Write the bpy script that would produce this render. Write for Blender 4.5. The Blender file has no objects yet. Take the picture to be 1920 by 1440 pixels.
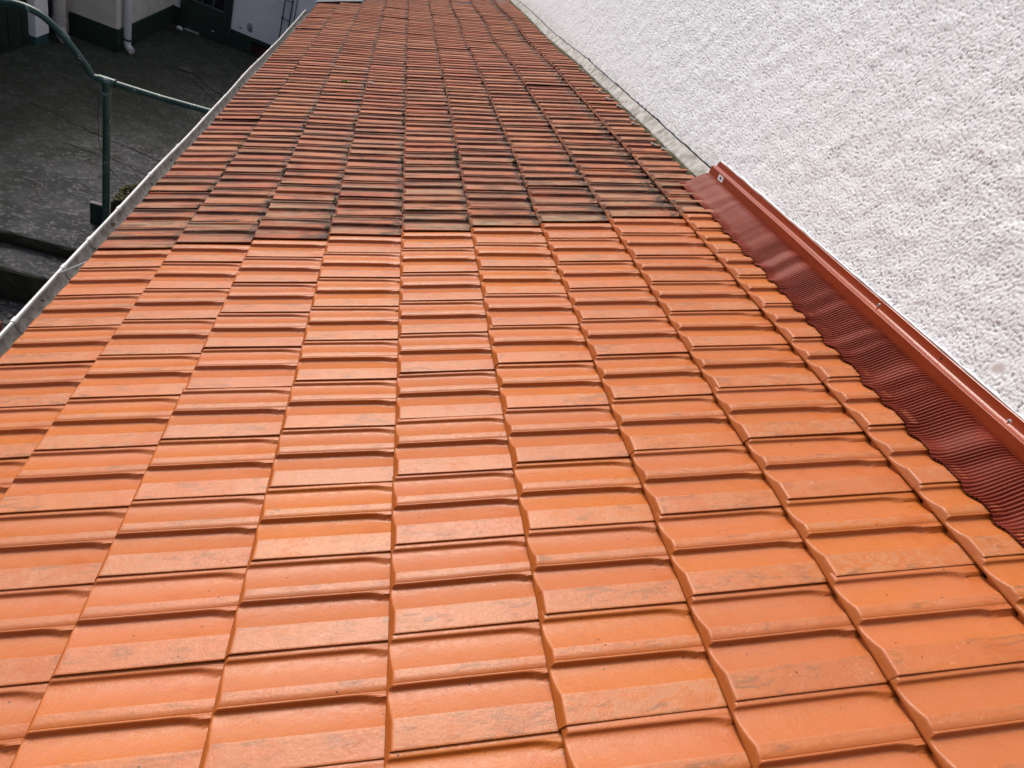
import bpy, bmesh, math, random
import numpy as np
from mathutils import Vector, Matrix
rad = math.radians
random.seed(7); rng = np.random.default_rng(7)
S = bpy.context.scene
COL = S.collection
CZ = 3.6                       # camera height above the courtyard

# ------------------------------------------------------------------ camera
Rw = [[0.9092703942, 0.2276002532, 0.3484615832],
      [-0.1308646273, -0.6384311686, 0.7584722093],
      [0.3950972027, -0.7352576199, -0.5507217381]]
cam_d = bpy.data.cameras.new('camera'); cam = bpy.data.objects.new('camera', cam_d); COL.objects.link(cam)
cam_d.sensor_width = 36.0; cam_d.lens = 1084.18 / 1920 * 36.0
cam_d.clip_start = 0.02; cam_d.clip_end = 400
m = Matrix.Identity(4)
for i in range(3):
    m[i][0] = Rw[i][0]; m[i][1] = -Rw[i][1]; m[i][2] = -Rw[i][2]
m[2][3] = CZ
cam.matrix_world = m
S.camera = cam
# ------------------------------------------------------------------ sky and sun (bright overcast)
SUN_EL, SUN_AZ = rad(52), rad(-34)      # azimuth measured from +Y towards +X
world = bpy.data.worlds.new('World'); S.world = world; world.use_nodes = True
wn = world.node_tree; bg = wn.nodes['Background']
sky = wn.nodes.new('ShaderNodeTexSky'); sky.sky_type = 'NISHITA'; sky.sun_disc = False
sky.sun_elevation = SUN_EL; sky.sun_rotation = SUN_AZ
sky.air_density = 0.5; sky.dust_density = 6.0; sky.ozone_density = 0.3
wn.links.new(sky.outputs[0], bg.inputs[0]); bg.inputs[1].default_value = 0.15
sun_d = bpy.data.lights.new('sun', 'SUN'); sun_d.energy = 1.5; sun_d.angle = rad(15); sun_d.color = (1.0, 0.95, 0.88)
sun = bpy.data.objects.new('sun', sun_d); COL.objects.link(sun)
sdir = Vector((math.sin(SUN_AZ) * math.cos(SUN_EL), math.cos(SUN_AZ) * math.cos(SUN_EL), math.sin(SUN_EL)))
sun.rotation_euler = sdir.to_track_quat('Z', 'Y').to_euler(); sun.location = sdir * 30
S.view_settings.view_transform = 'Standard'; S.view_settings.look = 'None'
S.view_settings.gamma = 1.0; S.view_settings.use_curve_mapping = False
S.view_settings.exposure = 0.42

# ------------------------------------------------------------------ helpers
OFF = {}                        # thing -> shift from its base to the drawing frame (origin at the camera)
def link(o, parent=None):
    COL.objects.link(o)
    if parent is not None:
        o.parent = parent
        if parent in OFF: o.location = Vector(o.location) + OFF[parent]
    return o
def tag(o, label=None, cat=None, group=None, kind=None):
    if label: o['label'] = label
    if cat: o['category'] = cat
    if group: o['group'] = group
    if kind: o['kind'] = kind
    return o
def empty(name, loc=(0, 0, 0)):
    o = bpy.data.objects.new(name, None); o.location = loc; o.empty_display_size = 0.1
    link(o); OFF[o] = Vector((0, 0, CZ)) - Vector(loc)
    return o
def mesh_np(name, V, F, mat, smooth=True):
    me = bpy.data.meshes.new(name)
    me.from_pydata([tuple(v) for v in V], [], [tuple(f) for f in F]); me.update()
    if mat: me.materials.append(mat)
    if smooth: me.polygons.foreach_set('use_smooth', [True] * len(me.polygons))
    return me
def grid_mesh(name, P, mat, smooth=True):
    """P: (n,m,3) array -> quad grid"""
    n, mm = P.shape[:2]
    me = bpy.data.meshes.new(name)
    me.vertices.add(n * mm); me.vertices.foreach_set('co', P.reshape(-1).astype(np.float32))
    i = np.arange(n - 1)[:, None] * mm + np.arange(mm - 1)[None]
    q = np.stack([i, i + 1, i + mm + 1, i + mm], -1).reshape(-1, 4)
    k = len(q)
    me.loops.add(k * 4); me.polygons.add(k)
    me.loops.foreach_set('vertex_index', q.reshape(-1).astype(np.int32))
    me.polygons.foreach_set('loop_start', np.arange(0, k * 4, 4, dtype=np.int32))
    me.polygons.foreach_set('use_smooth', np.ones(k, dtype=bool) if smooth else np.zeros(k, dtype=bool))
    me.update(calc_edges=True); me.validate()
    if mat: me.materials.append(mat)
    return me
def ob(name, me, parent=None, loc=None):
    o = bpy.data.objects.new(name, me)
    if loc is not None: o.location = loc
    return link(o, parent)
class MB:
    """collects simple solids into one mesh"""
    def __init__(s): s.bm = bmesh.new()
    def box(s, a, b, bev=0.0):
        a = Vector(a); b = Vector(b)
        r = bmesh.ops.create_cube(s.bm, size=1.0)
        for v in r['verts']:
            v.co = Vector(((a.x + b.x) / 2 + v.co.x * (b.x - a.x), (a.y + b.y) / 2 + v.co.y * (b.y - a.y), (a.z + b.z) / 2 + v.co.z * (b.z - a.z)))
        if bev:
            es = list({e for v in r['verts'] for e in v.link_edges})
            bmesh.ops.bevel(s.bm, geom=es, offset=bev, segments=2, affect='EDGES', profile=0.5)
        return s
    def tube(s, pts, r, n=12, cap=True):
        pts = [Vector(p) for p in pts]; rings = []
        rr = [float(q) for q in r] if isinstance(r, (list, tuple)) else [float(r)] * len(pts)
        up = None
        for i, p in enumerate(pts):
            t = (pts[min(i + 1, len(pts) - 1)] - pts[max(i - 1, 0)]).normalized()
            if up is None:
                up = Vector((0, 0, 1)) if abs(t.z) < 0.9 else Vector((1, 0, 0))
            a = t.cross(up).normalized(); up = a.cross(t).normalized()
            rings.append([s.bm.verts.new(p + rr[i] * (math.cos(2 * math.pi * k / n) * a + math.sin(2 * math.pi * k / n) * up)) for k in range(n)])
        for A, B in zip(rings, rings[1:]):
            for k in range(n): s.bm.faces.new((A[k], A[(k + 1) % n], B[(k + 1) % n], B[k]))
        if cap:
            s.bm.faces.new(rings[0][::-1]); s.bm.faces.new(rings[-1])
        return s
    def poly(s, pts): s.bm.faces.new([s.bm.verts.new(p) for p in pts]); return s
    def build(s, name, mat, parent=None, smooth=False):
        bmesh.ops.recalc_face_normals(s.bm, faces=s.bm.faces)
        me = bpy.data.meshes.new(name); s.bm.to_mesh(me); s.bm.free(); me.materials.append(mat)
        if smooth:
            me.polygons.foreach_set('use_smooth', [True] * len(me.polygons))
            try: me.set_sharp_from_angle(angle=rad(40))
            except Exception: pass
        return ob(name, me, parent)

# ------------------------------------------------------------------ materials
class NT:
    def __init__(s, name, rough=0.6, spec=0.4):
        s.m = bpy.data.materials.new(name); s.m.use_nodes = True
        s.t = s.m.node_tree; s.b = s.t.nodes['Principled BSDF']
        s.b.inputs['Roughness'].default_value = rough; s.b.inputs['Specular IOR Level'].default_value = spec
    def n(s, typ, **kw):
        x = s.t.nodes.new(typ)
        for k, v in kw.items(): setattr(x, k, v)
        return x
    def l(s, a, b): s.t.links.new(a, b)
    def coord(s, out='Object', scale=(1, 1, 1), rnd=False):
        tc = s.n('ShaderNodeTexCoord'); o = tc.outputs[out]
        if rnd:
            oi = s.n('ShaderNodeObjectInfo'); cm = s.n('ShaderNodeMath', operation='MULTIPLY'); s.l(oi.outputs['Random'], cm.inputs[0]); cm.inputs[1].default_value = 57.0
            ad = s.n('ShaderNodeVectorMath', operation='ADD'); s.l(o, ad.inputs[0]); s.l(cm.outputs[0], ad.inputs[1]); o = ad.outputs[0]
        mp = s.n('ShaderNodeMapping'); mp.inputs['Scale'].default_value = scale; s.l(o, mp.inputs['Vector'])
        return mp.outputs[0]
    def noise(s, vec, scale, detail=4, rough=0.55, dist=0.0):
        x = s.n('ShaderNodeTexNoise'); x.inputs['Scale'].default_value = scale; x.inputs['Detail'].default_value = detail
        x.inputs['Roughness'].default_value = rough; x.inputs['Distortion'].default_value = dist
        s.l(vec, x.inputs['Vector']); return x.outputs['Fac']
    def vor(s, vec, scale, feature='F1'):
        x = s.n('ShaderNodeTexVoronoi', feature=feature); x.inputs['Scale'].default_value = scale; s.l(vec, x.inputs['Vector']); return x.outputs['Distance']
    def ramp(s, fac, a, b, va=0.0, vb=1.0):
        x = s.n('ShaderNodeMapRange', interpolation_type='SMOOTHSTEP'); x.inputs[1].default_value = a; x.inputs[2].default_value = b
        x.inputs[3].default_value = va; x.inputs[4].default_value = vb; s.l(fac, x.inputs[0]); return x.outputs[0]
    def mul(s, a, b, op='MULTIPLY'):
        x = s.n('ShaderNodeMath', operation=op)
        for i, q in enumerate((a, b)):
            if isinstance(q, (int, float)): x.inputs[i].default_value = q
            else: s.l(q, x.inputs[i])
        return x.outputs[0]
    def mix(s, fac, a, b):
        x = s.n('ShaderNodeMix', data_type='RGBA')
        if isinstance(fac, (int, float)): x.inputs[0].default_value = fac
        else: s.l(fac, x.inputs[0])
        for i, q in ((6, a), (7, b)):
            if isinstance(q, tuple): x.inputs[i].default_value = (*q, 1)
            else: s.l(q, x.inputs[i])
        return x.outputs[2]
    def attr(s, name):
        x = s.n('ShaderNodeAttribute', attribute_name=name); return x.outputs['Fac']
    def rand(s): return s.n('ShaderNodeObjectInfo').outputs['Random']
    def color(s, c):
        if isinstance(c, tuple): s.b.inputs['Base Color'].default_value = (*c, 1)
        else: s.l(c, s.b.inputs['Base Color'])
        return s
    def rough(s, r): s.l(r, s.b.inputs['Roughness']); return s
    def bump(s, h, strength=0.3, dist=0.002):
        x = s.n('ShaderNodeBump'); x.inputs['Strength'].default_value = strength; x.inputs['Distance'].default_value = dist
        s.l(h, x.inputs['Height']); s.l(x.outputs[0], s.b.inputs['Normal']); return s

def mat_new_tile():
    t = NT('new_terracotta', 0.45, 0.45)
    v = t.coord(rnd=True); vs = t.coord(scale=(0.35, 1.6, 1), rnd=True)
    rn = t.rand()
    r2 = t.n('ShaderNodeTexWhiteNoise', noise_dimensions='1D'); t.l(rn, r2.inputs['W']); r2 = r2.outputs['Value']
    r3 = t.n('ShaderNodeTexWhiteNoise', noise_dimensions='1D'); t.l(t.mul(rn, 3.7, 'ADD'), r3.inputs['W']); r3 = r3.outputs['Value']
    n1 = t.noise(vs, 7, 3, 0.5, 0.6); n2 = t.noise(v, 14, 4, 0.6)
    # fired body: salmon to ochre, differing from tile to tile
    col = t.mix(t.ramp(t.mul(n1, t.mul(t.mul(r2, -0.5, 'ADD'), 0.22), 'ADD'), 0.34, 0.66), (0.385, 0.112, 0.032), (0.385, 0.110, 0.015))
    col = t.mix(t.ramp(r3, 0.0, 1.0, 0.0, 0.6), col, (0.325, 0.094, 0.028))
    col = t.mix(t.ramp(n2, 0.52, 0.8, 0.0, 0.45), col, (0.325, 0.082, 0.017))
    col = t.mix(t.mul(t.ramp(t.noise(v, 240, 3, 0.7), 0.45, 0.75), 0.16), col, (0.25, 0.07, 0.025))     # grain
    col = t.mix(t.mul(t.attr('foot'), 0.85), col, (0.30, 0.075, 0.010))   # shade of the sloping foot painted in as a darker, browner colour
    rib = t.attr('rib')
    # chalky rubbing on the flat ribs, strong on some tiles, absent on others
    w1 = t.noise(t.coord(scale=(1, 1.6, 1), rnd=True), 30, 7, 0.72, 1.6)
    w0 = t.noise(v, 8, 3, 0.55)
    wear = t.mul(t.mul(t.ramp(w1, 0.43, 0.56), t.ramp(w0, 0.36, 0.52)), t.mul(rib, t.ramp(r2, 0.1, 0.7, 0.35, 1.0)))
    col = t.mix(t.mul(wear, 0.75), col, (0.365, 0.158, 0.072))
    sc = t.noise(t.coord(scale=(0.5, 1.0, 1), rnd=True), 85, 3, 0.6, 3.0)
    sc = t.mul(t.mul(t.ramp(sc, 0.62, 0.68), t.ramp(t.noise(v, 11, 2), 0.46, 0.58)), t.ramp(rib, 0, 1, 0.2, 1.0))
    col = t.mix(t.mul(sc, 0.6), col, (0.52, 0.28, 0.18))
    # brown-grey scuffs
    g = t.mul(t.mul(t.ramp(t.noise(vs, 30, 6, 0.75, 1.2), 0.50, 0.60), t.ramp(t.noise(v, 7, 2), 0.42, 0.55)), t.ramp(rib, 0, 1, 0.12, 1.0))
    col = t.mix(t.mul(g, 0.7), col, (0.18, 0.074, 0.028))
    # dark crumbs gathered towards the upper end of the troughs
    ux = t.attr('along')
    spm = t.mul(t.ramp(t.vor(v, 150), 0.20, 0.12), t.ramp(t.noise(v, 24, 4, 0.65), 0.57, 0.64))
    spm = t.mul(spm, t.ramp(ux, 0.5, 0.85, 0.12, 1.0))
    col = t.mix(t.mul(spm, 0.9), col, (0.09, 0.028, 0.010))
    # rusty run-off near the overlap
    rs = t.mul(t.ramp(ux, 0.58, 0.86), t.ramp(t.noise(v, 12, 4, 0.6), 0.46, 0.66))
    col = t.mix(t.mul(rs, 0.65), col, (0.34, 0.080, 0.010))
    ph = t.ramp(t.vor(v, 22), 0.06, 0.035)
    col = t.mix(t.mul(ph, 0.9), col, (0.05, 0.013, 0.005))
    t.color(col)
    t.rough(t.ramp(w1, 0.3, 0.8, 0.34, 0.56))
    t.bump(t.mul(t.noise(v, 160, 5, 0.7), t.mul(n2, 2.0), 'ADD'), 0.28, 0.003)
    return t.m
def mat_old_tile():
    t = NT('weathered_terracotta', 0.62, 0.22)
    v = t.coord(rnd=True)
    st = t.coord(scale=(0.16, 1.5, 1), rnd=True)          # stretched along the slope
    rn = t.rand()
    n1 = t.noise(st, 14, 5, 0.6, 0.4)
    n2 = t.noise(v, 6, 3, 0.5)
    col = t.mix(t.ramp(n1, 0.38, 0.66), (0.265, 0.062, 0.030), (0.345, 0.112, 0.044))
    col = t.mix(t.ramp(rn, 0.45, 1.0, 0.0, 0.75), col, (0.335, 0.128, 0.056))
    col = t.mix(t.mul(t.ramp(n2, 0.5, 0.75), 0.7), col, (0.19, 0.05, 0.032))
    geo = t.n('ShaderNodeNewGeometry'); sx = t.n('ShaderNodeSeparateXYZ'); t.l(geo.outputs['Position'], sx.inputs[0])
    near = t.ramp(sx.outputs['Y'], 2.8, 7.0, 1.0, 0.34)
    wn_ = t.noise(t.coord('Object', (1, 1, 1)), 2.3, 3)
    # grey-tan lichen film
    lf = t.mul(t.ramp(t.noise(st, 9, 6, 0.7, 0.8), 0.42, 0.62), near)
    lf = t.mul(lf, t.ramp(sx.outputs['Y'], 3.6, 2.6, 0.55, 0.95))
    col = t.mix(lf, col, (0.25, 0.165, 0.10))
    # black algae streaks
    bl = t.mul(t.ramp(t.noise(st, 20, 6, 0.72, 0.9), 0.47, 0.60), near)
    bl = t.mul(bl, t.ramp(t.noise(v, 4.5, 4, 0.6), 0.36, 0.56))
    col = t.mix(t.mul(bl, 0.78), col, (0.034, 0.026, 0.018))
    # soot in the troughs
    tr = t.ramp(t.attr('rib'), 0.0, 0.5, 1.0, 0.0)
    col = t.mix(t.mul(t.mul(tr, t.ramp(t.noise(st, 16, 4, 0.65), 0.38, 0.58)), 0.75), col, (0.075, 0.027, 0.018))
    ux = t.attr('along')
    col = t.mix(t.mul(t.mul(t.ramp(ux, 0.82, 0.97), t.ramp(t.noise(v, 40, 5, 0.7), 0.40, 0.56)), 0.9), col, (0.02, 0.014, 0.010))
    # lichen dots
    dots = t.mul(t.ramp(t.vor(v, 60), 0.13, 0.09), t.ramp(t.noise(v, 8, 2), 0.55, 0.65))
    col = t.mix(t.mul(dots, 0.5), col, (0.42, 0.34, 0.26))
    t.color(col)
    t.bump(t.noise(v, 90, 5, 0.7), 0.35, 0.003)
    return t.m
def mat_plain(name, c, rough=0.6, spec=0.4, var=0.25, scale=6, c2=None, bump=0.0, bscale=60, metal=0.0):
    t = NT(name, rough, spec)
    v = t.coord()
    c2 = c2 or tuple(x * (1 - var) for x in c)
    t.color(t.mix(t.ramp(t.noise(v, scale, 5, 0.6), 0.35, 0.7), c, c2))
    if metal: t.b.inputs['Metallic'].default_value = metal
    if bump: t.bump(t.noise(v, bscale, 4, 0.6), bump, 0.003)
    return t.m

M = {}
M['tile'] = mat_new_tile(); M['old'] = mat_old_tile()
def mat_render():
    t = NT('rough_render', 0.85, 0.25); v = t.coord()
    c = t.mix(t.ramp(t.noise(v, 1.3, 4, 0.55), 0.35, 0.7), (0.76, 0.815, 0.86), (0.73, 0.785, 0.83))
    c = t.mix(t.mul(t.attr('pit'), 0.8), c, (0.30, 0.30, 0.31))
    # one smoothed, greyer patch in the plaster
    geo = t.n('ShaderNodeNewGeometry'); d = t.n('ShaderNodeVectorMath', operation='DISTANCE'); t.l(geo.outputs['Position'], d.inputs[0])
    d.inputs[1].default_value = (1.81, 1.089, CZ - 0.324)
    dd = t.mul(d.outputs['Value'], t.mul(t.noise(v, 40, 2), 0.02), 'ADD')
    c = t.mix(t.ramp(dd, 0.032, 0.020, 0.0, 0.65), c, (0.42, 0.37, 0.34))
    sxyz = t.n('ShaderNodeSeparateXYZ'); t.l(geo.outputs['Position'], sxyz.inputs[0])
    gr = t.mul(t.ramp(t.mul(sxyz.outputs['Z'], t.mul(t.noise(v, 5, 5, 0.65), 0.14), 'SUBTRACT'), CZ - 0.40, CZ - 0.53), t.ramp(t.noise(v, 25, 5, 0.7), 0.35, 0.65))
    c = t.mix(t.mul(gr, 0.5), c, (0.46, 0.43, 0.36))
    st_ = t.mul(t.ramp(t.noise(t.coord(scale=(1, 3.0, 0.35)), 2.2, 5, 0.6), 0.52, 0.72), 0.10)
    c = t.mix(st_, c, (0.5, 0.5, 0.48))
    t.color(c); t.bump(t.noise(v, 220, 3, 0.6), 0.5, 0.002)
    return t.m
M['render'] = mat_render()
M['render_far'] = mat_plain('rough_render_plain', (0.76, 0.81, 0.855), 0.9, 0.2, 0.08, 2, bump=0.8, bscale=80)
M['apron'] = mat_plain('apron_sheet', (0.165, 0.026, 0.013), 0.50, 0.18, 0.12, 4)
M['rail'] = mat_plain('coated_metal', (0.24, 0.038, 0.012), 0.28, 0.45, 0.12, 5)
b_ = M['rail'].node_tree.nodes['Principled BSDF']; b_.inputs['Coat Weight'].default_value = 0.5; b_.inputs['Coat Roughness'].default_value = 0.12
M['sealant'] = mat_plain('sealant', (0.70, 0.73, 0.76), 0.5, 0.4, 0.12, 30, bump=0.3)
M['steel'] = mat_plain('steel', (0.6, 0.6, 0.6), 0.35, 0.5, 0.15, 20, metal=0.9)
M['hole'] = mat_plain('dark_gap', (0.012, 0.01, 0.01), 0.9, 0.1)
M['sticker'] = mat_plain('sticker_paper', (0.75, 0.77, 0.8), 0.5, 0.4, 0.03)
M['sticker_ink'] = mat_plain('sticker_print', (0.06, 0.10, 0.16), 0.6, 0.3)
M['mortar'] = mat_plain('mortar', (0.42, 0.42, 0.41), 0.85, 0.2, 0.3, 14, c2=(0.20, 0.20, 0.175), bump=0.7, bscale=90)
M['grime'] = mat_plain('moss_grime', (0.035, 0.035, 0.022), 0.95, 0.1, 0.4, 30, c2=(0.09, 0.085, 0.05), bump=0.9, bscale=120)
M['gap'] = M['hole']
M['zinc'] = mat_plain('zinc_rim', (0.60, 0.61, 0.62), 0.42, 0.5, 0.2, 9, c2=(0.44, 0.45, 0.45), metal=0.25)
M['zinc_in'] = mat_plain('zinc_weathered', (0.38, 0.375, 0.36), 0.75, 0.25, 0.4, 25, c2=(0.20, 0.185, 0.165), bump=0.3)
M['wood'] = mat_plain('roof_boarding', (0.06, 0.04, 0.028), 0.9, 0.1, 0.3, 12)
M['lead'] = mat_plain('lead_strip', (0.20, 0.215, 0.23), 0.6, 0.4, 0.2, 12)

def mat_concrete():
    t = NT('courtyard_concrete', 0.85, 0.2); v = t.coord()
    big = t.noise(v, 0.5, 4, 0.5); mid = t.noise(v, 3.5, 6, 0.65, 0.5); fine = t.noise(v, 26, 6, 0.7)
    c = t.mix(t.ramp(mid, 0.35, 0.7), (0.036, 0.038, 0.042), (0.088, 0.091, 0.098))
    c = t.mix(t.mul(t.ramp(fine, 0.50, 0.64), 0.9), c, (0.165, 0.168, 0.176))
    c = t.mix(t.mul(t.ramp(t.noise(v, 11, 5, 0.7), 0.58, 0.7), 0.8), c, (0.022, 0.022, 0.022))
    # moss film spreading from the far left corner
    geo = t.n('ShaderNodeNewGeometry'); sx = t.n('ShaderNodeSeparateXYZ'); t.l(geo.outputs['Position'], sx.inputs[0])
    dx = t.mul(t.mul(sx.outputs['X'], 2.2, 'ADD'), -0.55)
    dy = t.mul(t.mul(sx.outputs['Y'], -6.0, 'ADD'), 0.13)
    f = t.mul(t.mul(dx, dy, 'ADD'), t.mul(t.mul(big, -0.5, 'ADD'), 1.6), 'ADD')
    f = t.mul(t.ramp(f, 0.05, 0.95), t.ramp(t.noise(v, 6, 6, 0.65), 0.30, 0.6, 0.35, 1.0))
    c = t.mix(t.mul(f, 0.7), c, (0.036, 0.046, 0.020))
    t.color(c); t.bump(t.mul(t.noise(v, 14, 6, 0.7), fine, 'ADD'), 1.0, 0.03)
    return t.m
M['concrete'] = mat_concrete()
M['riser'] = mat_plain('step_face', (0.022, 0.022, 0.017), 0.9, 0.15, 0.4, 9, c2=(0.04, 0.045, 0.025), bump=0.8, bscale=40)
M['plaster'] = mat_plain('old_white_plaster', (0.66, 0.64, 0.58), 0.8, 0.2, 0.1, 5, c2=(0.52, 0.51, 0.465), bump=0.25, bscale=30)
M['plaster2'] = mat_plain('white_plaster', (0.78, 0.80, 0.83), 0.8, 0.2, 0.1, 2, c2=(0.70, 0.73, 0.78), bump=0.2, bscale=30)
M['plinth'] = mat_plain('dark_green_plinth', (0.012, 0.034, 0.024), 0.6, 0.35, 0.35, 5, c2=(0.02, 0.03, 0.024), bump=0.3)
M['green_wood'] = mat_plain('dark_green_boards', (0.012, 0.026, 0.019), 0.6, 0.35, 0.4, 7, bump=0.2)
M['door'] = mat_plain('green_door_paint', (0.022, 0.040, 0.032), 0.5, 0.4, 0.3, 6)
M['door_bar'] = mat_plain('grey_glazing_bar', (0.10, 0.11, 0.115), 0.6, 0.3, 0.2, 9)
M['glass'] = mat_plain('door_glass', (0.012, 0.014, 0.017), 0.12, 0.5, 0.2, 3)
M['pvc'] = mat_plain('white_pipe', (0.60, 0.61, 0.66), 0.5, 0.4, 0.15, 7)
M['pvc_grey'] = mat_plain('grey_pipe', (0.44, 0.42, 0.41), 0.6, 0.35, 0.25, 7)
def mat_rail_paint():
    t = NT('green_pipe_paint', 0.42, 0.45); v = t.coord()
    c = t.mix(t.ramp(t.noise(v, 5, 4), 0.4, 0.7), (0.012, 0.045, 0.038), (0.022, 0.066, 0.057))
    c = t.mix(t.mul(t.ramp(t.noise(t.coord(scale=(1, 1, 1)), 9, 6, 0.75, 0.4), 0.585, 0.635), 0.85), c, (0.30, 0.38, 0.42))
    t.color(c); return t.m
M['pipe_green'] = mat_rail_paint()
M['iron'] = mat_plain('cast_iron', (0.035, 0.033, 0.032), 0.7, 0.3, 0.4, 40, bump=0.4)
M['moss'] = mat_plain('moss', (0.115, 0.115, 0.062), 0.95, 0.1, 0.4, 40, c2=(0.05, 0.06, 0.028))
M['moss_bright'] = mat_plain('moss_green', (0.09, 0.16, 0.025), 0.95, 0.1, 0.4, 60)
M['gravel'] = mat_plain('gravel_stone', (0.15, 0.145, 0.15), 0.8, 0.3, 0.5, 14, c2=(0.05, 0.05, 0.052))
M['louvre'] = mat_plain('rusty_louvre', (0.10, 0.028, 0.024), 0.7, 0.3, 0.3, 20)
M['droppings'] = mat_plain('dropping_white', (0.7, 0.66, 0.6), 0.8, 0.2, 0.2, 60)
M['brick'] = mat_plain('broken_brick', (0.30, 0.10, 0.06), 0.85, 0.2, 0.3, 30, bump=0.4)

# ------------------------------------------------------------------ roof geometry
W = 0.2185; L = 0.3315; Y0 = 0.3937
LX = [-0.9087, -0.6107, -0.3043, 0.0021, 0.3048, 0.5980, 0.8996, 1.2015, 1.5322]
LZ = [-1.6907, -1.5484, -1.4148, -1.2865, -1.1598, -1.0259, -0.8946, -0.7561, -0.6087]
LZ = [a * 0.6 + 0.4 * (-1.2866 + 0.4398 * x) for a, x in zip(LZ, LX)]
PITCH = math.atan(0.4398)
YB = Y0 + 9.8 * W              # first weathered row
WALL_X = 1.81
NOLD = 39
YEND = YB + 36 * W
def roof_z(x): return -1.2866 + 0.4398 * x
def sstep(a, b, x):
    t = np.clip((np.asarray(x, float) - a) / (b - a), 0, 1); return t * t * (3 - 2 * t)
def sag(x, y):
    x = np.asarray(x, float); y = np.asarray(y, float)
    e = sstep(3.2, 9.8, y)
    return -0.05 * e * sstep(-0.9, 1.4, x) - 0.012 * e + 0.007 * sstep(4.5, 6, y) * np.sin(y * 1.9 + x * 1.3 + 1.0) * sstep(0.2, 1.4, x)

# profile across a tile: t = 0 (near edge, wide flat rib) .. 1 (far edge)
PT = np.array([0.0, .006, .02, .12, .225, .243, .252, .262, .28, .305, .345, .39, .415, .440, .468, .489, .499, .505, .509, .513, .516, .521, .528, .534, .5405, .548, .60, .64, .653, .662, .672, .69, .715, .755, .80, .845, .885, .912, .926, .935, .941, .946, .951, .957, .967, .980, 1.0, 1.05])
PH = np.array([.96, 1.0, 1.0, .99, .985, .975, .93, .86, .76, .62, .42, .23, .14, .075, .03, .03, .09, .21, .39, .62, .83, .96, 1.0, .99, .84, .955, .965, .965, .955, .91, .84, .74, .60, .40, .21, .07, .01, .0, .03, .10, .21, .36, .50, .58, .61, .61, .58, .45])
UU = np.array([0.0, .002, .004, .006, .008, .010, .012, .014, .016, .018, .020, .0225, .026, .032, .040, .046, .055, .08, .16, .255, .275, .287, .298, .308, .318, .33, .375])
def tile_parts(u, h, t=None):
    rib = 0.0115 - (u - 0.032) / (L - 0.032) * 0.0220
    flo = -0.0006 - np.clip(u, 0, None) / L * 0.0258
    if t is not None:                                   # trough heads close in from the far side
        sh = 0.042 * np.clip((u - 0.262) / 0.055, 0, 1) ** 2
        h2 = np.where((t > .38) & (t < .521), np.interp(np.minimum(t + sh, .521), PT, PH), h)
        h2 = np.where((t > .80) & (t < .957), np.interp(np.minimum(t + sh, .957), PT, PH), h2)
        h = np.maximum(h, h2)
    tr = flo + h * (rib - flo)
    ch = -0.0055 + 0.0180 * (u / 0.0145) + np.where(u < 0.002, -0.0005, 0)   # sloping foot
    return tr, ch
def tile_w(u, h, t=None):
    tr, ch = tile_parts(u, h, t)
    k = 0.0008 + 0.0014 * np.clip(h, 0, 1)              # soft at the rib top, crisp in the trough
    return -k * np.logaddexp(-tr / k, -ch / k) + 0.0
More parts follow.
